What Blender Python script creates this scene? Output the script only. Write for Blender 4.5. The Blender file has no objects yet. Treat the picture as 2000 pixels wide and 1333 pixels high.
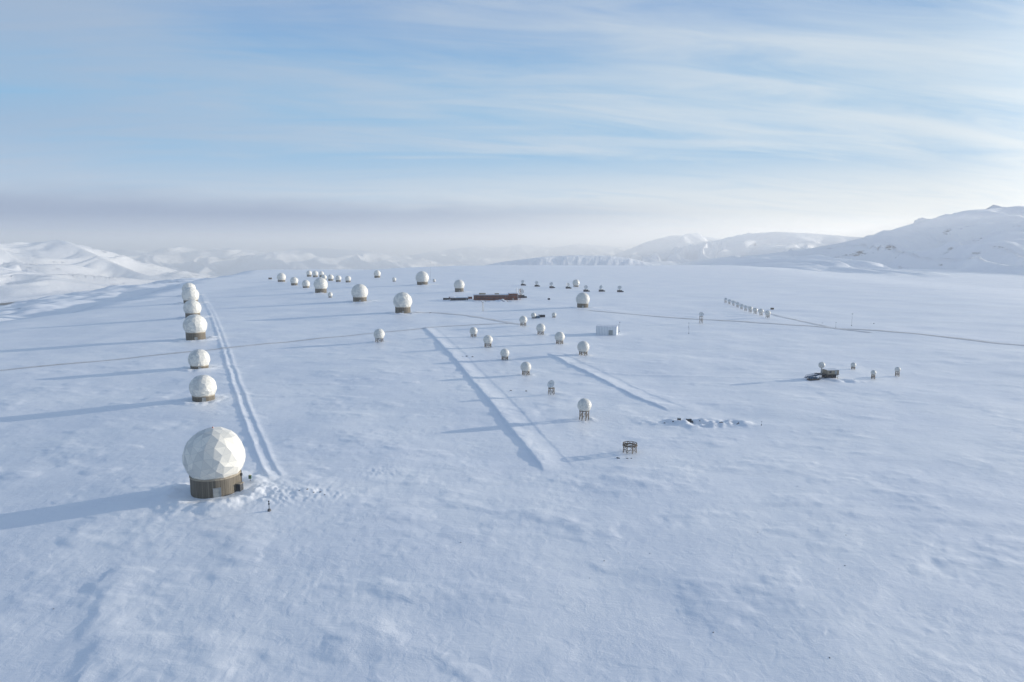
import bpy, bmesh, math, random
import numpy as np
from mathutils import Vector, Matrix
random.seed(7)
F=1333.0; TH=math.radians(7.63); CH=68.0
scene=bpy.context.scene
SUN_EL=math.radians(9.0); SUN_AZ=math.radians(18)   # azimuth measured from +X toward +Y
SD=Vector((math.cos(SUN_AZ)*math.cos(SUN_EL),math.sin(SUN_AZ)*math.cos(SUN_EL),math.sin(SUN_EL)))
# ---------------- noise ----------------
def _h(i,j,s):
    n=(i.astype(np.int64)*374761393+j.astype(np.int64)*668265263+s*1442695041)&0xffffffff
    n=((n^(n>>13))*1274126177)&0xffffffff
    n=(n^(n>>16))&0xffffffff
    return n/4294967295.0*2-1
def vn(x,y,s=0):
    i=np.floor(x); j=np.floor(y); fx=x-i; fy=y-j
    fx=fx*fx*fx*(fx*(fx*6-15)+10); fy=fy*fy*fy*(fy*(fy*6-15)+10)
    a=_h(i,j,s); b=_h(i+1,j,s); c=_h(i,j+1,s); d=_h(i+1,j+1,s)
    return (a*(1-fx)+b*fx)*(1-fy)+(c*(1-fx)+d*fx)*fy
def fbm(x,y,s=0,o=4,g=.5):
    r=0;a=1
    for k in range(o):
        r=r+a*vn(x,y,s+k*17); x,y=x*1.9*0.8+y*1.9*0.6+5.2,-x*1.9*0.6+y*1.9*0.8+1.3; a*=g
    return r
def sm(a,b,t):
    t=np.clip((t-a)/(b-a),0,1); return t*t*(3-2*t)
def pld(x,y,pts):
    best=np.full(x.shape,1e9); side=np.zeros(x.shape)
    for (x0,y0),(x1,y1) in zip(pts[:-1],pts[1:]):
        dx,dy=x1-x0,y1-y0; L=dx*dx+dy*dy
        t=np.clip(((x-x0)*dx+(y-y0)*dy)/L,0,1)
        ex=x-x0-t*dx; ey=y-y0-t*dy; d=np.hypot(ex,ey)
        m=d<best; best=np.where(m,d,best); side=np.where(m,np.sign(dx*ey-dy*ex),side)
    return best,side
def over_end(x,y,p0,p1):
    l=math.hypot(p1[0]-p0[0],p1[1]-p0[1]); return ((x-p1[0])*(p1[0]-p0[0])+(y-p1[1])*(p1[1]-p0[1]))/l
EDGE_Y=[-500,300,800,1000,1500,2750,4000]; EDGE_X=[-560,-540,-570,-610,-750,-1030,-1300]
def Hbase(x,y):
    x=np.asarray(x,float); y=np.asarray(y,float)
    z=-0.000036*np.clip(100-x,0,720)**2
    z=z-0.00030*np.clip(215-y,0,250)**2-0.00015*np.clip(-15-x,0,200)**2*(1-sm(170,420,y))
    z=z+fbm(x/80,y/60,3,3)*0.6
    xr=np.interp(y,[0,800,1750,3000],[760,640,700,900])+fbm(y/300,x/900,8,2)*30
    z=z-16*sm(0,420,x-xr)*sm(400,800,y)
    xe=np.interp(y,EDGE_Y,EDGE_X)+fbm(y/160,x/400,21,4)*35
    d=xe-x
    z=z-22*sm(0,170,d)-.09*np.clip(d-60,0,420)+(9+5*fbm(x/70,y/70,27,3))*sm(170,270,d)-170*sm(430,950,d)
    yb=3000+fbm(x/400,y/900,31,3)*120
    z=z-230*sm(0,900,y-yb)
    return z
def ray(px,py):
    u=(px-1000)/F; v=(py-666.5)/F
    return u, math.cos(TH)-v*math.sin(TH), -(math.sin(TH)+v*math.cos(TH))
def unp(px,py):
    u,f,w=ray(px,py); z=0.0
    for _ in range(22):
        t=(z-CH)/w; z=0.5*z+0.5*float(Hbase(np.array([u*t]),np.array([f*t]))[0])
    t=(z-CH)/w
    return u*t,f*t,z,t
def G(px,py):
    a=unp(px,py); return (a[0],a[1])
def P3(px,py,dist):
    u,f,w=ray(px,py); t=dist/f
    return (u*t,dist,CH+w*t)
# ---------------- survey ----------------
T=[(423,892,61.5,972,'D',3),(398,757,27.5,785,'D',3),(390,702,22,722,'D',3),(383,636,24,666,'D',3),(377,602,18,622,'D',3),
(373,577,17.5,594,'D',3),(370,565,14,579,'D',3),
(550,542,9,551,'D',3),(575,549,8,558,'D',3),(598,555,8,563,'D',3),(627,556,14,573,'D',3),(645,576,5,582,'L',3),
(604,534,5.5,541,'D',3),(616,535,6,542,'D',3),(628,535,5,542,'D',3),(633,542,5.5,549,'D',3),(646,542,6,549,'D',3),(661,544,6,551,'D',3),(680,545,6,552,'D',3),
(737,535,7,543,'D',3),(770,546,4,551,'L',3),(703,571,16.5,590,'D',4),(787,589,18.5,613,'D',3),(825,543,13,557,'D',4),(848,548,3,551,'L',3),
(897,557,10.5,571,'D',4),(1138,585,13.5,602,'D',4),(741,653,11,669,'L',3),
(1022,625,8,638,'L',3),(1042,616,5,623,'L',3),(1082,615,4.5,621,'L',3),(1056,641,9,655,'L',3),(925,647,8,659,'L',3),
(953,664,9.5,679,'L',3),(986,690,9,704,'L',3),(1027,717,10.5,734,'L',4),(1093,658,10,673,'L',3),(1139,678,12,695,'L',4),
(1141,792,14,822,'L',3),(1125,553,7,561,'L',3),
(1465,603,4.6,611,'L',3),(1475,606,4.8,614,'L',3),(1486,608,5.2,617,'L',3),(1499,612,5.8,622,'L',3),
(1666,713,5.5,722,'L',3),(1705,728,5.5,741,'L',3),(1752,722,6,736,'L',3)]
RAD=[]
for c in T:
    cx,cy,r,by,k,f=c; by2=by; r=r/math.sqrt(1+((cx-1000)/F)**2)
    for _ in range(3):
        x,y,z,t=unp(cx,by2); dep=math.atan2(CH-z,math.hypot(x,y)); by2=by-(.82 if k=='D' else .65)*r*math.sin(dep)
    RAD.append((x,y,r*t/F,(by2-cy)*t/F/math.cos(dep),k,f))
TA=[G(*p) for p in [(393,570),(400,585),(415,612),(440,680),(462,750),(490,830),(520,900),(538,935)]]
TB=[G(*p) for p in [(840,640),(905,703),(980,785),(1043,860),(1095,918)]]
TC=[G(*p) for p in [(1085,690),(1120,708),(1185,738),(1255,773),(1330,803)]]
TD=[G(*p) for p in [(1140,724),(1230,732),(1400,736),(1570,740)]]
DR=[]
for (x,y,R,hc,k,f) in RAD:
    DR.append((x,y,R*(1.0 if k=='D' else .8), (.10 if k=='D' else .08)*R))
deb1=G(1335,826); deb2=G(1422,828); hut=G(1606,741); dep_=G(600,962); stn=G(965,588)
def Hfull(x,y):
    shp=np.shape(x)
    x=np.atleast_1d(np.asarray(x,float)).ravel(); y=np.atleast_1d(np.asarray(y,float)).ravel()
    z=Hbase(x,y); r=np.hypot(x,y)
    near=(r<1500)&(y>0)
    xn=x[near]; yn=y[near]; rn=r[near]
    a=np.zeros_like(xn)
    w1=1-sm(500,1500,rn)
    a+=fbm(xn/19,yn/14,41,3)*.15*w1
    a+=fbm(xn/2.4,yn/1.9,55,3)*.018*(1-sm(220,500,rn))*(.2+np.clip(fbm(xn/14,yn/14,77,3),0,1)*2.6)
    rid=fbm(xn/14+yn/60,yn/9,91,4); a+=np.clip(rid-.25,0,1)*.30*(1-sm(350,800,rn))
    rp=fbm(xn/1.3+yn/12,yn/4.5-xn/16,101,3); a+=rp*.014*(1-sm(200,380,rn))*sm(-.2,.5,fbm(xn/22,yn/22,103,2))
    for (x0,y0,x1,y1,hh) in ((-88,140,-76,112,.32),(60,120,95,150,.16),(-30,118,5,112,.16),(90,170,150,160,.2)):
        d,s=pld(xn+fbm(xn/6,yn/6,15,2)*1.8,yn,[(x0,y0),(x1,y1)]); a+=hh*np.exp(-(d/np.where(s>0,5.0,2.6))**2)
    # ploughed strips: gentle on the sunny side, steep on the lee side
    for pts,hw,he,wd,sw,se in ((TA,.28,.20,1.9,.40,1.2),(TB,.50,.09,5.0,.5,5.2),(TC,.46,.12,4.8,.5,5.0),(TD,.22,0,.1,.6,2.5)):
        px=[p[0] for p in pts]; py=[p[1] for p in pts]
        m=(xn>min(px)-25)&(xn<max(px)+25)&(yn>min(py)-25)&(yn<max(py)+25)
        xx,yy,rr=xn[m],yn[m],rn[m]; d,s=pld(xx,yy,pts); c=d*np.where(s>0,1,-1)
        if pts is TD: c=d*np.where(s>0,-1,1)
        c=c+fbm(xx/18,yy/18,13,2)*.3+fbm(xx/2.5,yy/2.5,14,2)*.06
        q=.9+.25*fbm(xx/9,yy/9,12,3)+.08*fbm(xx/1.2,yy/1.2,19,2)
        sw_=np.maximum(sw,rr*.0016)
        def bk(c0): e=c-c0; return np.exp(-(e/np.where(e<0,sw_,se))**2)
        fade=(1-sm(-9,2,over_end(xx,yy,pts[-2],pts[-1])))*(1-sm(-9,2,over_end(xx,yy,pts[1],pts[0])))
        k_=(1+.3*np.clip(rr/400,0,2))
        a[m]+=(hw*q*bk(-wd)+he*q*bk(wd))*k_*fade
    for (ox,oy,R,h) in DR:
        m=(np.abs(xn-ox)<R*5)&(np.abs(yn-oy)<R*4)
        if not m.any(): continue
        dx=xn[m]-ox; dy=yn[m]-oy; d=np.hypot(dx,dy)/R
        ang=np.arctan2(dy,dx)
        q=.6+.7*fbm(np.cos(ang)*2+ox,np.sin(ang)*2+oy,5,2)
        lump=fbm(dx/R*2.3+ox,dy/R*2.3,9,3)
        a[m]+=h*q*np.exp(-((d-1.5)/.38)**2)+h*.35*lump*np.exp(-((d-1.6)/.7)**2)
        e=np.hypot((dx+1.9*R)/(2.0*R),dy/(.6*R)); a[m]+=h*.5*np.exp(-e**2)
    ox,oy=RAD[0][0]+13,RAD[0][1]-4
    d=np.hypot((xn-ox)/27,(yn-oy)/9); m=d<2.5
    rg=fbm(xn[m]/1.9,yn[m]/1.6,61,4)
    a[m]+=(.38*np.abs(rg)+.22)*np.exp(-d[m]**2*1.4)*sm(9.5,12.5,np.hypot(xn[m]-RAD[0][0],yn[m]-RAD[0][1]))
    pp=G(740,920); d=np.hypot((xn-pp[0])/9,(yn-pp[1])/5); m=d<2.5; a[m]+=.10*fbm(xn[m]/.8,yn[m]/.8,66,2)*np.exp(-d[m]**2)
    for (ox,oy,sx,sy,h) in ((deb1[0]+2,deb1[1],13,3.5,1.7),(deb1[0]+9,deb1[1]-5,8,2,1.0),(deb2[0],deb2[1],8,4,1.7),(dep_[0],dep_[1]+1,7,3,.5),(hut[0]-2,hut[1],16,5,.6),(hut[0]+12,hut[1]-7,10,2.5,.8),(stn[0],stn[1]-14,38,9,1.6),(stn[0]+14,stn[1]-16,12,6,1.6)):
        d=np.hypot((xn-ox)/sx,(yn-oy)/sy); m=d<3
        a[m]+=h*(.4+.7*fbm(xn[m]/4.2,yn[m]/3.0,63,3))*np.exp(-d[m]**2)
    z[near]+=a
    return z.reshape(shp) if shp else float(z[0])
def HZ(x,y,r=1.5):
    xs=np.array([x,x+r,x-r,x,x]); ys=np.array([y,y,y,y+r,y-r]); return float(Hfull(xs,ys).min())
# ---------------- materials ----------------
class N:
    def __init__(s,nt): s.nt=nt
    def n(s,t,**k): return s.nt.nodes.new(t)
    def setin(s,nd,i,v):
        if isinstance(v,bpy.types.NodeSocket): s.nt.links.new(v,nd.inputs[i])
        elif v is not None:
            try: nd.inputs[i].default_value=v
            except Exception: nd.inputs[i].default_value=(v,v,v)
    def m(s,op,a,b=None,c=None,clamp=False):
        nd=s.nt.nodes.new('ShaderNodeMath'); nd.operation=op; nd.use_clamp=clamp
        s.setin(nd,0,a); s.setin(nd,1,b)
        if c is not None: s.setin(nd,2,c)
        return nd.outputs[0]
    def vm(s,op,a,b=None):
        nd=s.nt.nodes.new('ShaderNodeVectorMath'); nd.operation=op; s.setin(nd,0,a); s.setin(nd,1,b)
        return nd.outputs['Value'] if op in('DOT_PRODUCT','LENGTH') else nd.outputs[0]
    def mix(s,f,a,b):
        nd=s.nt.nodes.new('ShaderNodeMix'); nd.data_type='RGBA'; s.setin(nd,0,f)
        for i,v in ((6,a),(7,b)):
            if isinstance(v,bpy.types.NodeSocket): s.nt.links.new(v,nd.inputs[i])
            else: nd.inputs[i].default_value=(v[0],v[1],v[2],1)
        return nd.outputs[2]
    def noise(s,vec,scale,detail=4,rough=.5,dist=0):
        nd=s.nt.nodes.new('ShaderNodeTexNoise'); s.nt.links.new(vec,nd.inputs['Vector'])
        nd.inputs['Scale'].default_value=scale; nd.inputs['Detail'].default_value=detail; nd.inputs['Roughness'].default_value=rough; nd.inputs['Distortion'].default_value=dist
        return nd.outputs['Fac']
    def ss(s,v,a,b,o0=0,o1=1):
        nd=s.nt.nodes.new('ShaderNodeMapRange'); nd.interpolation_type='SMOOTHSTEP'; s.setin(nd,0,v)
        nd.inputs[1].default_value=a; nd.inputs[2].default_value=b; nd.inputs[3].default_value=o0; nd.inputs[4].default_value=o1
        return nd.outputs[0]
    def scale(s,v,sc): return s.vm('MULTIPLY',v,sc)
    def bump(s,h,dist,strength=1,normal=None):
        nd=s.nt.nodes.new('ShaderNodeBump'); s.setin(nd,'Height',h); nd.inputs['Distance'].default_value=dist; nd.inputs['Strength'].default_value=strength
        if normal is not None: s.nt.links.new(normal,nd.inputs['Normal'])
        return nd.outputs[0]
def newmat(name,col,rough=.6,metal=0,spec=.3):
    m=bpy.data.materials.new(name); m.use_nodes=True
    b=m.node_tree.nodes['Principled BSDF']; b.inputs['Base Color'].default_value=(*col,1); b.inputs['Roughness'].default_value=rough
    b.inputs['Metallic'].default_value=metal; b.inputs['Specular IOR Level'].default_value=spec
    return m,N(m.node_tree),b
def link(n,b,name,s): n.nt.links.new(s,b.inputs[name])
def varied(name,col,amt,scale,rough=.6,metal=0,spec=.3):
    m,n,b=newmat(name,col,rough,metal,spec)
    tc=n.n('ShaderNodeTexCoord').outputs['Object']
    f=n.noise(tc,scale,5,.6)
    c=n.mix(n.ss(f,.3,.7),[k*(1-amt) for k in col],[min(1,k*(1+amt)) for k in col]); link(n,b,'Base Color',c)
    return m
def snow_mat(name,rock=False,mountain=False):
    m,n,b=newmat(name,(.8,.84,.9),.45,0,.5)
    geo=n.n('ShaderNodeNewGeometry'); pos=geo.outputs['Position']; nor=geo.outputs['True Normal']
    f=n.noise(pos,.02 if not mountain else .002,4)
    f2=n.noise(n.scale(pos,(.12,.20,.2)),1,5,.6,.3)
    c=n.mix(n.ss(f,.35,.65),(.83,.85,.89),(.89,.90,.915))
    c=n.mix(n.ss(f2,.45,.75,0,.35),c,(.77,.80,.87))
    if rock:
        sx=n.n('ShaderNodeSeparateXYZ'); n.nt.links.new(nor,sx.inputs[0])
        if mountain:
            rn=n.noise(n.scale(pos,(.008,.008,.03)),1,7,.65)
            k=n.m('MULTIPLY',n.ss(sx.outputs[2],.84,.60),n.ss(rn,.58,.70),clamp=True)
        else:
            rn=n.noise(n.scale(pos,(.06,.06,.25)),1,7,.7)
            k=n.m('MULTIPLY',n.ss(sx.outputs[2],.97,.90),n.ss(rn,.52,.60),clamp=True)
            far=n.vm('LENGTH',pos); k=n.m('MULTIPLY',k,n.ss(far,600,700))
        c=n.mix(k,c,(.16,.17,.20))
    link(n,b,'Base Color',c)
    if not mountain:
        h1=n.noise(n.scale(pos,(.35,.28,.4)),1,4,.55,.6)
        h2=n.noise(n.scale(pos,(2.2,2.8,1.6)),1,5,.65,.2)
        h3=n.noise(n.scale(pos,(.14,.30,.3)),1,5,.6,.8)
        patch=n.ss(n.noise(pos,.045,4,.6),.45,.64)
        nb=n.bump(h1,.14,.8)
        nb=n.bump(h3,.16,.75,nb)
        nb=n.bump(n.m('MULTIPLY',h2,n.m('ADD',n.m('MULTIPLY',patch,.85),.15)),.075,.85,nb)
    else:
        nb=n.bump(n.noise(pos,.01,8,.6),16,.7)
    link(n,b,'Normal',nb)
    return m
M_SNOW=snow_mat('snow_ground',rock=True); M_MT=snow_mat('mountain_snow',rock=True,mountain=True)
def radome_mat():
    m,n,b=newmat('radome_panels',(.8,.8,.77),.45,0,.4)
    at=n.n('ShaderNodeAttribute'); at.attribute_name='panel'
    oi=n.n('ShaderNodeTexCoord').outputs['Object']
    wf=n.n('ShaderNodeWireframe'); wf.inputs[0].default_value=.10
    c=n.mix(at.outputs['Fac'],(.60,.60,.57),(.85,.82,.74))  # random panel tones, painted in to strengthen the facets' light and shade
    c=n.mix(n.ss(n.noise(oi,.35,5),.5,.75,0,.25),c,(.58,.59,.57))
    c=n.mix(n.m('MULTIPLY',wf.outputs[0],.45),c,(.42,.44,.45)); link(n,b,'Base Color',c)
    return m
M_RAD=radome_mat()
def timber_mat(name,c1,c2,freq):
    m,n,b=newmat(name,c1,.8)
    oc=n.n('ShaderNodeTexCoord').outputs['Object']
    s=n.n('ShaderNodeSeparateXYZ'); n.nt.links.new(oc,s.inputs[0])
    a=n.m('ARCTAN2',s.outputs[1],s.outputs[0])
    k=n.m('MULTIPLY',a,freq); fr=n.m('FRACT',k); fl=n.m('FLOOR',k)
    wn=n.n('ShaderNodeTexWhiteNoise'); wn.noise_dimensions='1D'; n.nt.links.new(fl,wn.inputs['W'])
    c=n.mix(wn.outputs['Value'],c1,c2)
    gap=n.m('LESS_THAN',fr,.14); c=n.mix(n.m('MULTIPLY',gap,.7),c,[k_*.3 for k_ in c1])
    c=n.mix(n.ss(n.noise(n.scale(oc,(1,1,.25)),1.2,5),.45,.7,0,.5),c,[k_*.6 for k_ in c2])
    link(n,b,'Base Color',c); return m
M_TIM=timber_mat('weathered_timber',(.145,.13,.105),(.215,.19,.155),12)
M_STEEL=varied('brown_steel',(.15,.125,.10),.35,1.5,.6,.2)
M_GALV=varied('galvanised_steel',(.34,.36,.38),.2,1.0,.45,.6)
M_WHITE=varied('white_paint',(.78,.78,.76),.06,.8,.4)
M_DARK=varied('dark_grey_paint',(.06,.065,.075),.3,2,.6)
M_DOOR=varied('grey_door_paint',(.33,.35,.35),.15,1,.5)
M_BROWN=varied('red_brown_cladding',(.16,.060,.045),.35,.25,.75)
M_GLASS,_,b_=newmat('window_glass',(.04,.05,.07),.1,0,.6)
M_RED,_,b_=newmat('red_lamp_plastic',(.60,.30,.27),.35)
M_GREEN=varied('green_paint',(.06,.13,.09),.2,1,.5)
M_ROCK=varied('dark_rock',(.12,.12,.125),.4,1.5,.9)
M_BLUE=varied('blue_painted_steel',(.05,.11,.18),.25,1,.5)
M_TAN=varied('tan_cladding',(.33,.29,.23),.15,.6,.75)
M_ROOF=varied('snow_dusted_roof',(.66,.70,.76),.12,.3,.7)
M_YEL=varied('yellow_paint',(.6,.4,.06),.2,1,.5)
def corr_mat():
    m,n,b=newmat('corrugated_light_metal',(.62,.66,.70),.45,.2,.4)
    oc=n.n('ShaderNodeTexCoord').outputs['Object']; s=n.n('ShaderNodeSeparateXYZ'); n.nt.links.new(oc,s.inputs[0])
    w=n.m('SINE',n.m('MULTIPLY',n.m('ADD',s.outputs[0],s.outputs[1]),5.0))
    link(n,b,'Normal',n.bump(w,.06,.8))
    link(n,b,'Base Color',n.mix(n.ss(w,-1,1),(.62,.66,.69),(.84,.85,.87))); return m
M_CORR=corr_mat()
def road_mat():
    m,n,b=newmat('packed_snow_road',(.7,.68,.64),.7)
    pos=n.n('ShaderNodeNewGeometry').outputs['Position']
    f=n.noise(pos,.25,6,.7); f2=n.noise(pos,.02,3)
    c=n.mix(n.ss(f,.35,.65),(.60,.59,.57),(.76,.77,.78)); c=n.mix(n.ss(f2,.4,.65,0,.5),c,(.82,.84,.88))
    link(n,b,'Base Color',c); link(n,b,'Normal',n.bump(f,.08,.6)); return m
M_ROAD=road_mat()
# ---------------- mesh builder ----------------
class MB:
    def __init__(s): s.v=[];s.f=[];s.m=[]
    def add(s,v,f,mi=0):
        o=len(s.v); s.v+= [tuple(a) for a in v]; s.f+=[tuple(i+o for i in q) for q in f]; s.m+=[mi]*len(f)
    def box(s,c,sz,rot=0,mi=0):
        cx,cy,cz=c; a,b,h=sz[0]/2,sz[1]/2,sz[2]/2; cr,sr=math.cos(rot),math.sin(rot); V=[]
        for dz in(-h,h):
            for dx,dy in((-a,-b),(a,-b),(a,b),(-a,b)): V.append((cx+dx*cr-dy*sr,cy+dx*sr+dy*cr,cz+dz))
        s.add(V,[(3,2,1,0),(4,5,6,7),(0,1,5,4),(1,2,6,5),(2,3,7,6),(3,0,4,7)],mi)
    def beam(s,p,q,r,n=4,r2=None,mi=0):
        p=Vector(p);q=Vector(q); d=(q-p).normalized(); u=d.orthogonal().normalized(); w=d.cross(u); r2=r if r2 is None else r2
        V=[]
        for c,rr in((p,r),(q,r2)):
            for i in range(n):
                a=2*math.pi*(i+.5)/n; V.append(c+u*math.cos(a)*rr+w*math.sin(a)*rr)
        s.add(V,[tuple(range(n-1,-1,-1)),tuple(range(n,2*n))]+[(i,(i+1)%n,n+(i+1)%n,n+i) for i in range(n)],mi)
    def ring(s,prof,n,mi=0,close=True):
        V=[];Fs=[];k=len(prof)
        for i in range(n):
            a=2*math.pi*i/n
            for r,z in prof: V.append((r*math.cos(a),r*math.sin(a),z))
        for i in range(n):
            j=(i+1)%n
            for q in range(k if close else k-1):
                q2=(q+1)%k; Fs.append((i*k+q,j*k+q,j*k+q2,i*k+q2))
        s.add(V,Fs,mi)
    def xf(s,M,start=0):
        for i in range(start,len(s.v)): s.v[i]=tuple(M@Vector(s.v[i]))
    def obj(s,name,mats,parent=None,loc=None,smooth=False):
        me=bpy.data.meshes.new(name); me.from_pydata(s.v,[],s.f)
        for m in mats: me.materials.append(m)
        me.polygons.foreach_set('material_index',s.m)
        bm=bmesh.new(); bm.from_mesh(me); bmesh.ops.recalc_face_normals(bm,faces=bm.faces); bm.to_mesh(me); bm.free()
        if smooth: me.polygons.foreach_set('use_smooth',[True]*len(me.polygons))
        return mk(name,me,parent,loc)
def mk(name,data,parent=None,loc=None):
    o=bpy.data.objects.new(name,data); scene.collection.objects.link(o)
    if parent: o.parent=parent
    if loc is not None: o.location=loc
    return o
def thing(name,loc,label,cat,rot=0,group=None):
    e=bpy.data.objects.new(name,None); scene.collection.objects.link(e); e.location=loc; e.rotation_euler=(0,0,rot); e.empty_display_size=1
    e['label']=label; e['category']=cat
    if group: e['group']=group
    return e
# ---------------- radomes ----------------
def dome_obj(parent,R,cut,z,sub,seed):
    rnd=random.Random(seed)
    bm=bmesh.new(); bmesh.ops.create_icosphere(bm,subdivisions=sub,radius=1)
    M=Matrix.Rotation(rnd.random()*6,3,'Z')@Matrix.Rotation(rnd.random()*2,3,'X')
    j=.06 if sub==3 else .03
    for v in bm.verts:
        p=M@v.co; p+=Vector((rnd.uniform(-j,j),rnd.uniform(-j,j),rnd.uniform(-j,j))); p.normalize(); v.co=p*(1+rnd.uniform(-.016,.016)*(1 if sub==3 else .3))
    if sub==3:
        es=[e for e in bm.edges if rnd.random()<(.2 if seed!=11 else .13)]; used=set(); dis=[]
        for e in es:
            fs=[f.index for f in e.link_faces]
            if len(fs)==2 and not(fs[0] in used or fs[1] in used): used.update(fs); dis.append(e)
        bmesh.ops.dissolve_edges(bm,edges=dis,use_verts=False)
    for v in bm.verts: v.co*=R
    zc=-math.sqrt(1-cut*cut)*R
    bmesh.ops.bisect_plane(bm,geom=bm.verts[:]+bm.edges[:]+bm.faces[:],plane_co=(0,0,zc),plane_no=(0,0,-1),clear_outer=True)
    bmesh.ops.recalc_face_normals(bm,faces=bm.faces)
    me=bpy.data.meshes.new('dome'); bm.to_mesh(me); bm.free(); me.materials.append(M_RAD)
    at=me.attributes.new('panel','FLOAT','FACE'); at.data.foreach_set('value',[rnd.random() for _ in me.polygons])
    return mk('dome',me,parent,(0,0,z))
def drum(parent,R,rd,h,face,detail):
    mb=MB(); n=32 if detail else 20
    mb.ring([(rd,-1.6),(rd,h-.06*R),(rd-.3,h-.06*R),(rd-.3,-1.6)],n)
    mb.obj('base',[M_TIM],parent,(0,0,0))
    mb=MB(); mb.ring([(rd-.2,h-.06*R+.004),(rd+.12,h-.06*R+.004),(rd+.12,h),(rd-.2,h)],n); mb.obj('base_ring',[M_TAN],parent,(0,0,0))
    a=face; dw,dh=min(1.8,.22*R),min(h*.72,2.7)
    M=Matrix.Rotation(a,4,'Z')@Matrix.Translation((rd+.02,0,0))
    d=MB(); d.box((0,0,dh/2),(.12,dw,dh)); d.xf(M); do=d.obj('door',[M_DOOR],parent,(0,0,0))
    if detail:
        f=MB(); 
        for sy in(-1,1): f.box((0.02,sy*(dw/2+.09),dh/2),(.2,.16,dh+.1))
        f.box((0.02,0,dh+.13),(.2,dw+.34,.16)); f.xf(M); f.obj('frame',[M_GALV],do)
        f=MB(); f.box((.09,dw*.35,dh*.5),(.06,.08,.25)); f.xf(M); f.obj('handle',[M_DARK],do)
def stand(parent,rs,h,n,th,mi=M_STEEL,inner=.55):
    for i in range(n):
        mb=MB()
        a=2*math.pi*i/n+.2; mb.beam((rs*math.cos(a)*1.04,rs*math.sin(a)*1.04,-.8),(rs*math.cos(a),rs*math.sin(a),h),th)
        mb.obj('leg',[mi],parent,(0,0,0))
    mb=MB()
    for i in range(n):
        a=2*math.pi*i/n+.2; b=2*math.pi*(i+1)/n+.2
        p=lambda t,z:(rs*math.cos(t),rs*math.sin(t),z)
        mb.beam(p(a,.1*h),p(b,.92*h),th*.5)
        if i%2==0: mb.beam(p(b,.1*h),p(a,.92*h),th*.5)
        mb.beam(p(a,.5*h),p(b,.5*h),th*.6)
    mb.obj('bracing',[mi],parent,(0,0,0))
    mb=MB(); mb.ring([(rs*inner,h-.12),(rs*1.10,h-.12),(rs*1.10,h+.12),(rs*inner,h+.12)],20)
    mb.obj('platform',[mi],parent,(0,0,0))
for idx,(x,y,R,hc,k,sub) in enumerate(RAD):
    z=float(Hbase(np.array([x]),np.array([y]))[0]); r=math.hypot(x,y)
    cut=.82 if k=='D' else .66
    h=hc-math.sqrt(1-cut*cut)*R; h=max(h,.18*R)
    face=math.atan2(-y,-x)+.02
    if k=='D':
        if idx==0: lab='very large white faceted radome on brown timber base in snow'
        elif idx<7: lab='large white panelled radome on low timber drum beside snow track'
        elif idx in(21,22,23,25,26): lab='tall white radome on brown round base standing in snow'
        else: lab='distant white radome on round base on snowy plateau'
        e=thing('radome',(x,y,z-.05),lab,'radome',0,'white radomes of the satellite station')
        dome_obj(e,R,cut,hc,sub,idx+11); drum(e,R,R*cut-.05,h,face,idx<7)
        if idx==0:
            mb=MB(); mb.ring([(0.01,0),(.2,0),(.2,.2),(.12,.32),(0.01,.36)],12); mb.obj('beacon',[M_RED],e,(0,0,hc+R*.995))
            a=face+.95; mb=MB(); mb.box((0,0,1.3),(1.3,1.6,2.6)); mb.box((0,0,2.66),(1.6,1.9,.12),mi=1)
            o=mb.obj('porch',[M_DARK,M_TAN],e,((R*cut+.6)*math.cos(a),(R*cut+.6)*math.sin(a),0)); o.rotation_euler=(0,0,a)
            mb=MB(); mb.beam((0,0,h*.2),(0,0,h+.1),.12); mb.box((0,0,h*.8),(.5,.5,.7)); mb.obj('cable_duct',[M_DARK],e,((R*cut+.2)*math.cos(a+.35),(R*cut+.2)*math.sin(a+.35),0))
    else:
        lab='small white radome on an open brown steel stand in snow' if r<700 else 'tiny distant white radome on a steel stand in snow'
        if idx==38: lab='small white faceted radome on tall brown lattice legs in snow'
        if idx>=44: lab='small pale radome on short steel stand near equipment hut'
        e=thing('small_radome',(x,y,z-.05),lab,'radome',0,'small radomes on steel stands')
        dome_obj(e,R,cut,hc,sub,idx+11); stand(e,R*cut,h,8 if r<500 else 6,max(.10,.045*R))
x,y=G(1230,884); z=HZ(x,y)
e=thing('antenna_stand',(x,y,z),'empty round brown steel lattice stand without its radome in snow','antenna stand')
stand(e,2.3,2.5,8,.12,inner=.70)
mb=MB()
mb.ring([(2.1,3.1),(2.45,3.1),(2.45,3.25),(2.1,3.25)],20)
for i in range(8):
    a=i*math.pi/4+.2; b=a+math.pi/4; mb.beam((2.28*math.cos(a),2.28*math.sin(a),2.4),(2.28*math.cos(a),2.28*math.sin(a),3.15),.1)
    mb.beam((2.28*math.cos(a),2.28*math.sin(a),2.5),(2.28*math.cos(b),2.28*math.sin(b),3.1),.07)
mb.obj('railing',[M_STEEL],e,(0,0,0))
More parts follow.
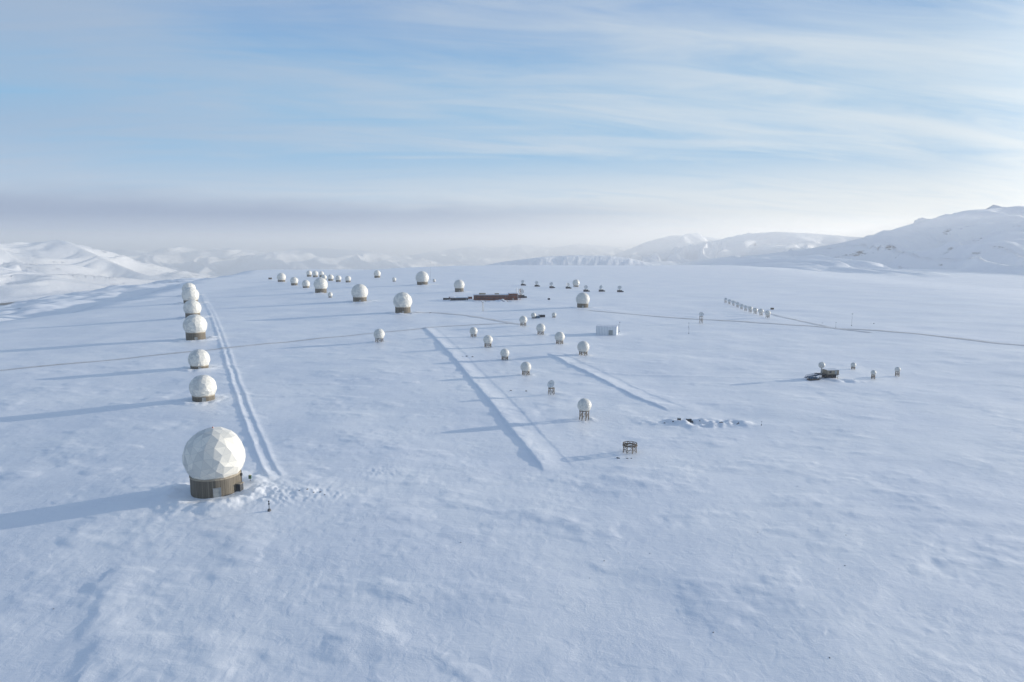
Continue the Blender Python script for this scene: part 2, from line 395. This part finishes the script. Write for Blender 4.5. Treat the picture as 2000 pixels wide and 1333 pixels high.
# ---------------- dish antennas ----------------
def dish(px,py,R,h,label,kind,az,el=.6,grp='small dish antennas'):
    x,y=G(px,py); z=HZ(x,y,1)
    e=thing('dish_antenna',(x,y,z),label,'antenna',0,grp)
    if kind=='box':
        mb=MB(); mb.box((0,0,h*.35),(R*2.2,R*2.0,h*.9)); mb.box((R*1.5,0,h*.2),(R*.8,R,h*.5)); mb.obj('plinth',[M_DARK],e,(0,0,0))
        mb=MB(); mb.beam((0,0,h*.75),(0,0,h+R*.3),R*.28,8); mb.obj('pedestal',[M_GALV],e,(0,0,0))
    else:
        stand(e,R*.75,h,6,max(.09,R*.05))
        mb=MB(); mb.beam((0,0,h),(0,0,h+R*.5),R*.25,8,R*.16); mb.obj('pedestal',[M_WHITE],e,(0,0,0))
    mb=MB(); pr=[]
    for i in range(7): r_=R*i/6+.001; pr.append((r_,.28*R*(i/6)**2))
    pr2=[(a,b-.05*R) for a,b in reversed(pr)]; mb.ring(pr+pr2,24)
    M=Matrix.Translation((0,0,h+R*.95))@Matrix.Rotation(az,4,'Z')@Matrix.Rotation(math.pi/2-el,4,'Y')
    mb.xf(M); mb.obj('reflector',[M_WHITE],e,(0,0,0),smooth=True)
    mb=MB()
    for i in range(3):
        a=i*2.1; mb.beam((R*.7*math.cos(a),R*.7*math.sin(a),.14*R),(0,0,.75*R),max(.03,.02*R))
    mb.beam((0,0,.7*R),(0,0,.85*R),.1*R,8); mb.beam((0,0,-.35*R),(0,0,0),.16*R,8)
    mb.xf(M); mb.obj('feed',[M_GALV],e,(0,0,0))
dish(1077,771,1.9,3.0,'open white dish antenna on a brown lattice stand in snow','lat',-2.2,.5,grp='dish antennas on stands')
for p,a in (((1021,558),-1.8),((1048,560),-1.5),((1077,563),-2),((1109,564),-1.2),((1144,570),-1.6),((1174,570),-2.4),((1210,571),-1.8)):
    dish(p[0],p[1],3.3,4.0,'far white dish antenna on a dark square plinth in snow','box',a,.35)
for i,p in enumerate([(1417,592),(1424,595),(1432,598),(1440,601),(1448,605),(1456,608)]):
    dish(p[0],p[1],2.0,2.6,'tiny pale dish antenna on a steel stand in a row','lat',-2.0,.5,'dish antennas in a row')
dish(1369,632,2.2,6.5,'slim white dish antenna on a narrow lattice tower in snow','lat',-1.8,.3)
dish(1018,582,4.2,5.0,'white dish antenna beside the brown station building','box',-1.2,.3)
# ---------------- buildings ----------------
def win_row(parent,n,x0,x1,z,w,h,yf,mat=M_GLASS):
    for i in range(n):
        x=x0+(x1-x0)*i/(n-1)
        mb=MB(); mb.box((x,yf,z),(w,.10,h)); mb.obj('window',[mat],parent,(0,0,0))
x,y=G(968,587); z=HZ(x,y,8)+.3
e=thing('station_building',(x,y,z),'long two-storey red-brown station building with flat snowy roof','building',.06)
mb=MB(); mb.box((-6,9,3.4),(48,18,7.0)); mb.obj('main_wing',[M_BROWN],e,(0,0,0))
mb=MB(); mb.box((24.2,9,4.4),(12.3,20,9.2)); mb.obj('end_wing',[M_BROWN],e,(0,0,0))
mb=MB(); mb.box((-6,9,7.1),(49.4,19.4,.5)); mb.obj('roof',[M_ROOF],e,(0,0,0))
mb=MB(); mb.box((24.2,9,9.2),(13.4,21.2,.5)); mb.obj('roof',[M_ROOF],e,(0,0,0))
mb=MB(); mb.box((-18,8,8.3),(9,7,2)); mb.obj('roof_plant_room',[M_TAN],e,(0,0,0))
mb=MB(); mb.box((2,9,8.1),(6,5,1.5)); mb.obj('roof_plant_room',[M_TAN],e,(0,0,0))
win_row(e,14,-28,15,5.0,2.0,1.2,-.05); win_row(e,9,-27,5,2.1,2.0,1.2,-.05); win_row(e,3,20.5,28,6.2,2,1.4,-1.05)
for xx in(9.5,24): 
    mb=MB(); mb.box((xx,-.08 if xx<15 else -1.08,1.5),(1.6,.12,2.5)); mb.obj('door',[M_DOOR],e,(0,0,0))
mb=MB(); mb.beam((29,3,8),(29,3,16),.7,10); mb.obj('chimney',[M_WHITE],e,(0,0,0))
mb=MB()
for sx,sy in((-1,-1),(1,-1),(1,1),(-1,1)): mb.beam((33.5+sx*1.2,4+sy*1.2,-1),(33.5+sx*.9,4+sy*.9,15),.16)
for q in range(6):
    zz=q*2.5; mb.beam((32.4,2.9,zz),(34.6,2.9,zz+2.5),.09); mb.beam((34.6,2.9,zz),(34.6,5.1,zz+2.5),.09)
mb.obj('lattice_tower',[M_BROWN],e,(0,0,0))
x,y=G(897,587); z=HZ(x,y,5)
e=thing('annex_building',(x,y,z),'low dark annex block with snow-covered roof beside the station','building',.1)
mb=MB(); mb.box((0,5,1.6),(24,10,3.6)); mb.obj('wall',[M_DARK],e,(0,0,0))
mb=MB(); mb.box((0,5,3.55),(25,11,.35)); mb.obj('roof',[M_ROOF],e,(0,0,0))
win_row(e,4,-8,8,2.0,1.6,1.1,-.05)
mb=MB(); mb.box((10,-.06,1.3),(1.6,.12,2.6)); mb.obj('door',[M_DOOR],e,(0,0,0))
def container(px,py,rot,mat,label,sz=(6,2.4,2.6),name='shipping_container',cat='container'):
    x,y=G(px,py); z=HZ(x,y,1)
    e=thing(name,(x,y,z),label,cat,rot,'storage containers')
    a,b,h=sz
    mb=MB(); mb.box((0,0,h/2),(a,b,h)); 
    for k in range(int(a/.5)): mb.box((-a/2+.4+k*.5,0,h/2),(.18,b+.08,h*.86))
    for sx in(-1,1):
        for sy in(-1,1): mb.box((sx*(a/2-.08),sy*(b/2-.03),h/2),(.2,.2,h+.06))
    mb.obj('body',[mat],e,(0,0,0))
    for sy in(-1,1): mb=MB(); mb.box((a/2+.04,sy*b*.24,h/2),(.06,b*.44,h*.88)); mb.obj('door',[mat],e,(0,0,0))
    mb=MB(); mb.box((0,0,h+.10),(a-.2,b-.2,.16)); mb.obj('roof_snow',[M_ROOF],e,(0,0,0))
container(872,586,.2,M_DARK,'dark storage container beside the low annex',(9,3,2.6))
container(882,584,-.3,M_BROWN,'brown storage container half buried in snow',(7,3,2.6))
container(918,584,.1,M_BROWN,'brown storage container next to the station building',(6,3,3))
container(1058,620,.1,M_DARK,'dark storage container among the small radomes in snow',(6.5,2.6,2.6))
container(1050,622,.5,M_BLUE,'blue storage container among the small radomes in snow',(4,2.4,2.4))
container(1072,586,.1,M_DARK,'small dark equipment cabinet standing alone in snow',(3,2,2.2),'equipment_cabinet','cabinet')
container(1508,605,.1,M_STEEL,'small brown equipment cabinet beside the antenna row',(3,2,2),'equipment_cabinet','cabinet')
container(528,546,.1,M_STEEL,'distant brown equipment cabinet on the plateau edge',(9,5,5),'equipment_cabinet','cabinet')
container(1345,825,.3,M_DARK,'small dark cabinet half buried in drifted snow',(1.8,1.0,1.6),'equipment_cabinet','cabinet')
container(1326,825,-.2,M_STEEL,'small brown crate half buried in drifted snow',(1.3,.9,1.3),'equipment_cabinet','cabinet')
x,y=G(1184,655); z=HZ(x,y,4)
e=thing('storage_hall',(x,y,z),'light grey corrugated metal storage hall with pale flat roof','building',-.22)
mb=MB(); mb.box((0,6,3.3),(16.5,12,7.2)); mb.obj('wall',[M_CORR],e,(0,0,0))
mb=MB(); mb.box((0,6,7.05),(17,12.5,.3)); mb.obj('roof',[M_ROOF],e,(0,0,0))
mb=MB(); mb.box((3.5,-.06,2.2),(3.4,.12,4)); mb.obj('door',[M_DOOR],e,(0,0,0))
mb=MB(); mb.beam((9.6,2,0),(9.6,2,9),.12); mb.obj('vent_stack',[M_GALV],e,(0,0,0))
# equipment hut
x,y=G(1612,741); z=HZ(x,y,2)
e=thing('equipment_hut',(x,y,z),'tan equipment hut on dark steel frame with rooftop radome','hut',.12)
mb=MB(); mb.box((4.2,2.5,3.3),(6.4,5,2.2)); mb.obj('wall',[M_TAN],e,(0,0,0))
mb=MB(); mb.box((4.2,2.5,4.5),(6.9,5.5,.2)); mb.obj('roof',[M_ROOF],e,(0,0,0))
for xx in(-3,1,4,7):
    for yy in(.2,4.8): mb=MB(); mb.beam((xx,yy,-.5),(xx,yy,2.1),.16); mb.obj('leg',[M_STEEL],e,(0,0,0))
mb=MB(); mb.box((2,2.5,2.1),(11,5.4,.22))
for yy in(.2,4.8):
    mb.beam((-3,yy,.2),(1,yy,2.0),.1); mb.beam((1,yy,.2),(4,yy,2.0),.1); mb.beam((4,yy,.2),(7,yy,2.0),.1)
mb.box((3.4,2.5,1.0),(6,4,1.6)); mb.obj('frame',[M_DARK],e,(0,0,0))
mb=MB(); mb.box((2.6,-.06,3.5),(1.1,.12,.9)); mb.obj('window',[M_GLASS],e,(0,0,0))
mb=MB(); mb.box((5.6,-.06,3.2),(1.1,.12,1.9)); mb.obj('door',[M_DOOR],e,(0,0,0))
mb=MB(); mb.beam((-1,2.5,2.2),(-1,2.5,5.6),.35,8); mb.obj('radome_pedestal',[M_GALV],e,(0,0,0))
mb=MB(); mb.beam((-2.3,.5,2.2),(-2.3,.5,9.0),.07); mb.obj('mast',[M_GALV],e,(0,0,0))
d=dome_obj(e,1.7,.6,6.9,3,99); d.location=(-1,2.5,6.9)
mb=MB(); 
for yy in(.4,1.9): mb.beam((-3.4,yy,2.0),(-11,yy,.6),.18)
for i in range(12): t=i/11; mb.box((-3.8-7*t,1.15,2.0-1.28*t),(.4,1.4,.08))
for yy in(.4,1.9): 
    mb.beam((-4,yy,2.9),(-10,yy,1.8),.08); mb.beam((-6,yy,1.4),(-6,yy,2.5),.08); mb.beam((-10,yy,.8),(-10,yy,1.8),.08); mb.beam((-8,yy,-.5),(-8,yy,1.2),.12)
mb.obj('access_ramp',[M_BLUE],e,(0,0,0))
x,y=G(1588,743); z=HZ(x,y,1)
e=thing('cargo_sledge',(x,y,z),'dark cargo sledge loaded with blue boxes beside the hut','sledge',.1)
for yy in(-.9,.9): mb=MB(); mb.box((0,yy,.2),(6,.25,.4)); mb.beam((3,yy,.2),(4,yy,.9),.14); mb.obj('runner',[M_DARK],e,(0,0,0))
mb=MB(); mb.box((0,0,.6),(5.6,2.2,.3)); mb.obj('deck',[M_STEEL],e,(0,0,0))
mb=MB(); mb.box((-1.3,0,1.3),(2,1.6,1)); mb.obj('cargo',[M_BLUE],e,(0,0,0))
mb=MB(); mb.box((1.2,.1,1.15),(1.6,1.4,.7)); mb.obj('cargo',[M_BLUE],e,(0,0,0))
# ---------------- masts and posts ----------------
def mast(px,py,h,r,label,lat=False):
    x,y=G(px,py); z=HZ(x,y,1)
    e=thing('mast',(x,y,z),label,'mast',0,'slender masts')
    mb=MB()
    if lat:
        w=r*5
        for a in(0,2.094,4.189): mb.beam((w*1.2*math.cos(a),w*1.2*math.sin(a),-.5),(w*.5*math.cos(a),w*.5*math.sin(a),h),r)
        n=int(h/1.5)
        for q in range(n):
            for i in range(3):
                a=i*2.094;b=a+2.094; k1=w*(1.2-.7*q/n);k2=w*(1.2-.7*(q+1)/n)
                mb.beam((k1*math.cos(a),k1*math.sin(a),h*q/n),(k2*math.cos(b),k2*math.sin(b),h*(q+1)/n),r*.6)
    else: mb.beam((0,0,-.5),(0,0,h),r,6,r*.6)
    mb.obj('pole',[M_GALV],e,(0,0,0))
    mb=MB(); mb.box((0,0,h*.96),(r*9,r*2,r*2)); mb.beam((r*4,0,h*.95),(r*4,0,h*1.03),r*.7); mb.beam((-r*4,0,h*.95),(-r*4,0,h*1.02),r*.9); mb.obj('sensor_arm',[M_DARK],e,(0,0,0))
    mb=MB(); mb.ring([(.01,-.4),(r*5,-.4),(r*4,.35),(.01,.35)],8); mb.obj('footing',[M_DARK],e,(0,0,0))
mast(841,547,42,.22,'very tall thin pale mast on the snowy plateau',False)
mast(943,608,10,.16,'short lattice instrument mast in snow',True)
mast(1210,648,8,.10,'thin pale pole beside the grey storage hall')
mast(1663,637,11,.10,'thin metal mast with small sensors in open snow')
mast(1632,641,5,.09,'short metal pole in open snow')
mast(1345,652,4,.08,'short metal pole in open snow')
mast(1345,640,4,.08,'short metal pole in open snow')
mast(1487,832,1.6,.04,'short thin marker pole standing in snow')
x,y=G(526,998); z=HZ(x,y,.4)
e=thing('instrument_post',(x,y,z),'dark instrument post on a round footing in trampled snow','post')
mb=MB(); mb.beam((0,0,0),(0,0,2.6),.09,8); mb.obj('pole',[M_DARK],e,(0,0,0))
mb=MB(); mb.ring([(.01,-.4),(.5,-.4),(.42,.55),(.01,.6)],12); mb.obj('footing',[M_ROCK],e,(0,0,0))
mb=MB(); mb.ring([(.01,2.6),(.2,2.6),(.2,2.85),(.01,2.95)],10); mb.box((0,.0,2.0),(.35,.3,.4)); mb.obj('sensor_head',[M_DARK],e,(0,0,0))
x,y=G(489,942); z=HZ(x,y,.4)
e=thing('control_post',(x,y,z),'green control cabinet on thin post beside the radome base','cabinet')
mb=MB(); mb.beam((0,0,-.3),(0,0,1.2),.07,6); mb.obj('pole',[M_DARK],e,(0,0,0))
mb=MB(); mb.box((0,0,1.25),(.75,.5,.9)); mb.box((0,0,1.74),(.85,.6,.07)); mb.obj('cabinet',[M_GREEN],e,(0,0,0))
mb=MB(); mb.ring([(.01,1.78),(.14,1.78),(.12,2.0),(.01,2.05)],8); mb.obj('lamp',[M_YEL],e,(0,0,0))
def rock(x,y,s,label,seed,flat=.55):
    rnd=random.Random(seed); bm=bmesh.new(); bmesh.ops.create_icosphere(bm,subdivisions=2,radius=1)
    for v in bm.verts:
        v.co*=1+rnd.uniform(-.25,.25); v.co.x*=s*1.3; v.co.y*=s; v.co.z*=s*flat
    me=bpy.data.meshes.new('rock'); bm.to_mesh(me); bm.free(); me.materials.append(M_ROCK)
    o=mk('rock',me,None,(x,y,float(Hfull(np.array([x]),np.array([y]))[0])+s*.05)); o.rotation_euler=(0,0,rnd.random()*6)
    o['label']=label; o['category']='rock'; o['group']='rocks showing through the snow'
rs=random.Random(5); k=0
for c,sx,sy,n in((deb1,8,2,7),(deb2,5,2,8),(dep_,6,2.5,5),(G(915,697),4,2,3),(G(1010,765),5,2,2),(G(1225,898),3,1.5,3),(G(845,612),8,4,3),(G(1640,632),30,5,4)):
    for _ in range(n):
        s=rs.uniform(.18,.5)*(1 if c[1]<420 else 1.4); rock(c[0]+rs.uniform(-sx,sx),c[1]+rs.uniform(-sy,sy),s,'dark rock half buried in drifted snow',k); k+=1
for _ in range(50):
    yy=rs.uniform(105,420); xx=rs.uniform(-.7,.75)*yy
    rock(xx,yy,rs.uniform(.04,.11),'small dark stone poking through open snow',k); k+=1
for p in [(105,1190),(1393,1235),(1620,1285),(1180,1095),(1650,1105),(900,1060),(1480,1040)]:
    g=G(*p); rock(g[0],g[1],.13,'small dark stone poking through open snow',k); k+=1
# ---------------- roads (draped) ----------------
def ribbon(pts,w,name='road',off=.10,seed=0):
    P=[Vector(p) for p in pts]; S=[]
    for a,b in zip(P[:-1],P[1:]):
        n=max(2,int((b-a).length/2.5)); S+=[a.lerp(b,i/n) for i in range(n)]
    S.append(P[-1])
    for _ in range(12): S=[S[0]]+[(S[i-1]+S[i]*2+S[i+1])/4 for i in range(1,len(S)-1)]+[S[-1]]
    V=[];Fc=[];nc=5
    for i,s in enumerate(S):
        t=(S[min(i+1,len(S)-1)]-S[max(i-1,0)]).normalized(); nn=Vector((-t.y,t.x))
        j=1+.25*math.sin(i*.37+seed)*math.sin(i*.13)
        for q in range(nc): o=(q/(nc-1)-.5)*w*j; V.append((s.x+nn.x*o,s.y+nn.y*o))
    A=np.array(V); Z=Hfull(A[:,0],A[:,1])+off+np.hypot(A[:,0],A[:,1])*.0002
    for i in range(len(S)-1):
        for q in range(nc-1): a=i*nc+q; Fc.append((a,a+1,a+nc+1,a+nc))
    me=bpy.data.meshes.new(name); me.from_pydata([(V[i][0],V[i][1],Z[i]) for i in range(len(V))],[],Fc); me.materials.append(M_ROAD)
    me.polygons.foreach_set('use_smooth',[True]*len(me.polygons))
    o=mk(name,me); o['kind']='structure'
ribbon([G(*p) for p in [(-150,745),(0,724),(200,705),(400,685),(600,664),(740,650),(860,638),(1000,632)]],3.8,seed=1)
ribbon([G(*p) for p in [(800,612),(850,611),(920,618),(990,630),(1020,634)]],6,seed=2)
ribbon([G(*p) for p in [(1150,607),(1300,620),(1500,632),(1700,645),(2000,675),(2150,690)]],6,seed=3)
ribbon([G(*p) for p in [(1425,586),(1450,597),(1530,620),(1620,640),(1700,650)]],4,seed=4)
# ---------------- ground sheet ----------------
az=np.concatenate([np.arange(-48,48.01,.095),np.arange(51,310,4.0)])*math.pi/180
rad=[2,20,40]; r=60.0
while r<3600: rad.append(r); r*=1.0042
while r<50000: rad.append(r); r*=1.05
rad=np.array(rad); na=len(az); nr=len(rad)
A,Rr=np.meshgrid(az,rad); X=(Rr*np.sin(A)).ravel(); Y=(Rr*np.cos(A)).ravel()
Z=Hfull(X,Y); Rf=Rr.ravel()
Z=np.where(Rf>9000,-240,Z)
co=np.stack([X,Y,Z],1).astype(np.float32)
i=np.arange(nr-1)[:,None]; j=np.arange(na)[None,:]; j2=(j+1)%na
q=np.stack([i*na+j,(i+1)*na+j,(i+1)*na+j2,i*na+j2],-1).reshape(-1,4)
q=q[:,::-1]
me=bpy.data.meshes.new('ground'); nf=len(q)
me.vertices.add(len(co)); me.vertices.foreach_set('co',co.ravel())
me.loops.add(nf*4); me.loops.foreach_set('vertex_index',q.ravel().astype(np.int32))
me.polygons.add(nf); me.polygons.foreach_set('loop_start',np.arange(0,nf*4,4,dtype=np.int32)); me.polygons.foreach_set('loop_total',np.full(nf,4,np.int32))
me.polygons.foreach_set('use_smooth',np.ones(nf,bool)); me.update(); me.validate()
me.materials.append(M_SNOW); g=mk('ground',me); g['kind']='structure'
# ---------------- mountains ----------------
def ridge(name,pts,wf,wb,zb,gs,ga,seed,prof=1.5,mesa=None,ns=420,nd=110,jam=.16,js=600):
    P=np.array(pts,float); seg=np.hypot(np.diff(P[:,0]),np.diff(P[:,1])); L=np.concatenate([[0],np.cumsum(seg)])
    s=np.linspace(0,L[-1],ns); px=np.interp(s,L,P[:,0]); py=np.interp(s,L,P[:,1]); pz=np.interp(s,L,P[:,2])
    ker=np.ones(9)/9; sp=lambda a:np.convolve(np.pad(a,4,'edge'),ker,'valid'); pz=sp(pz)
    tx=np.gradient(px);ty=np.gradient(py)
    for _ in range(60): tx=sp(tx);ty=sp(ty)
    l=np.hypot(tx,ty);nx=ty/l;ny=-tx/l
    d=np.concatenate([np.linspace(-1,0,30)[:-1],np.linspace(0,1,nd)])
    S,D=np.meshgrid(s,d,indexing='ij'); dist=np.where(D<0,D*wb,D*wf)
    Xm=px[:,None]+nx[:,None]*dist; Ym=py[:,None]+ny[:,None]*dist
    a=np.abs(D); hc=pz[:,None]-zb
    if mesa: f=np.where(D<0,1-a, np.where(a<mesa[0],1-.10*a/mesa[0], .90*(1-sm(mesa[0],mesa[1],a)))); f=np.maximum(f, .25*(1-a))
    else: f=(1-a)**prof
    wob=fbm(Xm/900,Ym/900,seed+9,3)*.8
    gul=fbm(S/gs+D*1.1+wob,D*1.3+seed,seed,4,.5)
    gul=.5-1.6*np.sqrt(gul*gul+.002) if not mesa else gul
    env=np.clip(a*6,0.0,1)*(1-a)**0.9
    jit=fbm(Xm/js,Ym/js,seed+3,5,.52)
    z=zb+hc*f+ga*gul*env*np.clip(hc/120,.15,1)+ jit*hc*jam*(1-a)*np.clip(a*5,.06,1)
    z=np.where(a>.985,zb-60,z)
    n1,n2=z.shape; V=np.stack([Xm.ravel(),Ym.ravel(),z.ravel()],1)
    I=np.arange(n1-1)[:,None];J=np.arange(n2-1)[None,:]
    q=np.stack([I*n2+J,(I+1)*n2+J,(I+1)*n2+J+1,I*n2+J+1],-1).reshape(-1,4)
    me=bpy.data.meshes.new(name); me.from_pydata(V.tolist(),[],q.tolist()); me.materials.append(M_MT)
    me.polygons.foreach_set('use_smooth',[True]*len(me.polygons))
    bm=bmesh.new(); bm.from_mesh(me); bmesh.ops.recalc_face_normals(bm,faces=bm.faces)
    if sum(f_.normal.z for f_ in bm.faces)<0: bmesh.ops.reverse_faces(bm,faces=bm.faces)
    bm.to_mesh(me); bm.free()
    o=mk(name,me); o['kind']='structure'
def PP(l,d): return [P3(a,b,d if not isinstance(d,(list,tuple)) else d[i]) for i,(a,b) in enumerate(l)]
ridge('mountain',PP([(1290,530),(1400,507),(1500,496),(1580,486),(1640,475),(1700,461),(1750,447),(1800,432),(1850,420),(1885,411),(1930,409),(2000,403),(2080,410),(2250,450),(2500,490)],
  [4150,4150,4150,4150,4160,4180,4200,4230,4270,4300,4350,4420,4520,4750,5000]),2900,1500,-24,260,135,3,prof=1.9,jam=.24,js=380)
ridge('hill',PP([(1200,505),(1290,497),(1340,484),(1400,470),(1440,461),(1480,455),(1520,453),(1580,456),(1640,461),(1750,470),(1900,480)],5900),1300,1200,-120,380,140,9,prof=1.2,jam=.22)
ridge('hill',PP([(1180,505),(1230,487),(1262,473),(1310,460),(1360,459),(1400,466),(1480,478),(1600,490)],7600),1700,1500,-150,600,90,14,prof=1.1)
ridge('cliff',PP([(940,520),(980,512),(1020,507),(1060,502),(1120,499),(1190,500),(1230,505),(1265,513),(1300,520)],4300),520,400,-40,60,14,22,mesa=(.12,.7),ns=700,jam=.05)
ridge('mountain',PP([(640,515),(800,500),(870,488),(930,480),(970,484),(1020,478),(1080,484),(1130,476),(1180,480),(1250,488),(1340,500)],10500),2500,2000,-200,500,120,31,prof=1.1)
ridge('mountain',PP([(130,520),(200,492),(245,486),(300,498),(350,480),(400,490),(450,484),(520,496),(590,484),(650,486),(720,490),(790,505),(900,520)],9000),2600,2000,-250,420,150,37,prof=1.1)
ridge('mountain',PP([(-420,470),(-250,480),(-100,488),(0,490),(30,490),(60,483),(85,474),(110,467),(140,474),(180,495),(225,515),(265,531),(320,548),(380,560)],
  [6200,6100,6000,5900,5850,5800,5750,5700,5650,5600,5550,5500,5450,5400]),2400,1500,-230,280,140,44,prof=1.25,jam=.14)
ridge('mountain',PP([(-500,500),(-300,490),(-100,478),(-20,478),(10,490),(40,510),(90,534),(160,560),(220,580)],5000),1500,1200,-230,260,110,51,prof=1.2)
# ---------------- haze volumes ----------------
def vol(name,c,s,dens,col,mn,em,ec):
    mb=MB(); mb.box(c,s); hz=mb.obj(name,[],None,(0,0,0)); hz['kind']='structure'
    m=bpy.data.materials.new(mn); m.use_nodes=True; nt=m.node_tree; nt.nodes.remove(nt.nodes['Principled BSDF'])
    vs=nt.nodes.new('ShaderNodeVolumeScatter'); vs.inputs['Density'].default_value=dens; vs.inputs['Color'].default_value=(*col,1); vs.inputs['Anisotropy'].default_value=.35
    e_=nt.nodes.new('ShaderNodeEmission'); e_.inputs[0].default_value=(*ec,1); e_.inputs[1].default_value=dens*em   # added glow standing in for multiple scattering inside the ice haze
    ad=nt.nodes.new('ShaderNodeAddShader'); nt.links.new(vs.outputs[0],ad.inputs[0]); nt.links.new(e_.outputs[0],ad.inputs[1])
    nt.links.new(ad.outputs[0],nt.nodes['Material Output'].inputs['Volume']); hz.data.materials.append(m)
vol('haze',(0,3000,-50),(24000,18000,650),.00006,(.97,.98,1),'thin_haze',.28,(.76,.86,1.0))
vol('fog',(-6500,9350,-20),(19600,11300,560),.00021,(.95,.97,1),'valley_fog',.18,(.66,.80,1.0))
# ---------------- world ----------------
w=bpy.data.worlds.new('World'); scene.world=w; w.use_nodes=True; n=N(w.node_tree); bg=w.node_tree.nodes['Background']
sk=n.n('ShaderNodeTexSky'); sk.sky_type='NISHITA'; sk.sun_disc=False; sk.sun_elevation=SUN_EL; sk.sun_rotation=math.pi/2-SUN_AZ; sk.dust_density=.3; sk.air_density=1
dr=n.n('ShaderNodeTexCoord').outputs['Generated']
sx=n.n('ShaderNodeSeparateXYZ'); n.nt.links.new(dr,sx.inputs[0]); dx,dy,dz=sx.outputs
zc=n.m('MAXIMUM',dz,0.0)
clear=n.mix(n.ss(dz,0,.16),(.45,.61,.77),(.25,.50,.76)); clear=n.mix(n.ss(dz,.18,.34),clear,(.20,.38,.69)); clear=n.mix(n.ss(dz,.34,.7),clear,(.12,.225,.44))
sd=n.vm('DOT_PRODUCT',dr,tuple(SD)); sunside=n.ss(sd,-.45,.95)
inv=n.m('DIVIDE',1.0,n.m('ADD',zc,.16))
cb=n.n('ShaderNodeCombineXYZ'); n.nt.links.new(n.m('MULTIPLY',dx,inv),cb.inputs[0]); n.nt.links.new(n.m('MULTIPLY',dy,inv),cb.inputs[1])
cv=n.vm('ADD',cb.outputs[0],(3.1,7.3,0))
rot=n.n('ShaderNodeVectorRotate'); rot.rotation_type='Z_AXIS'; n.nt.links.new(cv,rot.inputs[0]); rot.inputs['Angle'].default_value=math.radians(-9)
c1=n.noise(n.scale(rot.outputs[0],(.36,.95,1)),1,5,.50,.8)
c2=n.noise(n.scale(rot.outputs[0],(1.0,4.2,1)),1,8,.64,1.0)
cc=n.m('ADD',n.m('MULTIPLY',c1,.74),n.m('MULTIPLY',c2,.36))
gx=n.m('MULTIPLY',n.m('SUBTRACT',dx,.02),2.4); gz=n.m('MULTIPLY',n.m('SUBTRACT',dz,.185),13.0)
gg=n.m('ADD',n.m('MULTIPLY',gx,gx),n.m('MULTIPLY',gz,gz)); patch=n.m('POWER',2.718,n.m('MULTIPLY',gg,-1.0))
cc=n.m('SUBTRACT',cc,n.m('MULTIPLY',patch,.045))
cc=n.m('ADD',cc,n.ss(dx,-.25,-.6,0,.06)); cc=n.m('ADD',cc,n.ss(dx,.2,.6,0,.03))
cm=n.ss(cc,.37,.71)
low=n.ss(dz,.165,.06)
cm=n.m('MAXIMUM',cm,n.m('MULTIPLY',low,n.ss(c2,.25,.6,.70,1)))
ccol=n.mix(sunside,(.36,.47,.64),(.74,.81,.86))
ccol=n.mix(n.m('MULTIPLY',low,.5),ccol,n.mix(sunside,(.57,.65,.76),(.92,.91,.87)))
col=n.mix(n.m('MULTIPLY',cm,.85),clear,ccol)
hor=n.m('MULTIPLY',n.ss(dz,.07,-.005),.7); col=n.mix(hor,col,n.mix(sunside,(.58,.66,.79),(.95,.94,.90)))
zw=n.m('ADD',dz,n.m('MULTIPLY',n.m('SUBTRACT',n.noise(n.scale(dr,(4,4,18)),1,6,.55),.5),.04))
bank=n.m('MULTIPLY',n.ss(zw,.080,.046),n.ss(dx,.45,-.35))
bank=n.m('MULTIPLY',bank,n.ss(dz,-.03,.005,.85,1))
col=n.mix(n.m('MULTIPLY',bank,.92),col,(.31,.39,.55))
glow=n.m('MULTIPLY',n.ss(sd,.74,1.0),.6); gl=n.vm('SCALE',(1.0,.93,.80)); 
n.nt.links.new(glow,gl.node.inputs['Scale']); col=n.vm('ADD',col,gl)
sc=n.vm('MULTIPLY',col,(10,10,10)); mixn=n.mix(n.ss(dz,.1,.5,.02,.15),sc,sk.outputs[0])
n.nt.links.new(mixn,bg.inputs[0]); bg.inputs[1].default_value=.1
# ---------------- sun, camera ----------------
sl=bpy.data.lights.new('sun','SUN'); sl.energy=4.9; sl.angle=math.radians(.6); sl.color=(1,.92,.80)
so=mk('sun',sl); so.rotation_euler=SD.to_track_quat('Z','Y').to_euler(); so.location=(300,100,300)
cam=bpy.data.cameras.new('camera'); cob=mk('camera',cam); cob.location=(0,0,CH); cob.rotation_euler=(math.pi/2-TH,0,0)
cam.lens=24; cam.sensor_width=36; cam.clip_start=1; cam.clip_end=90000; scene.camera=cob
scene.view_settings.view_transform='Standard'; scene.view_settings.look='None'; scene.view_settings.exposure=0
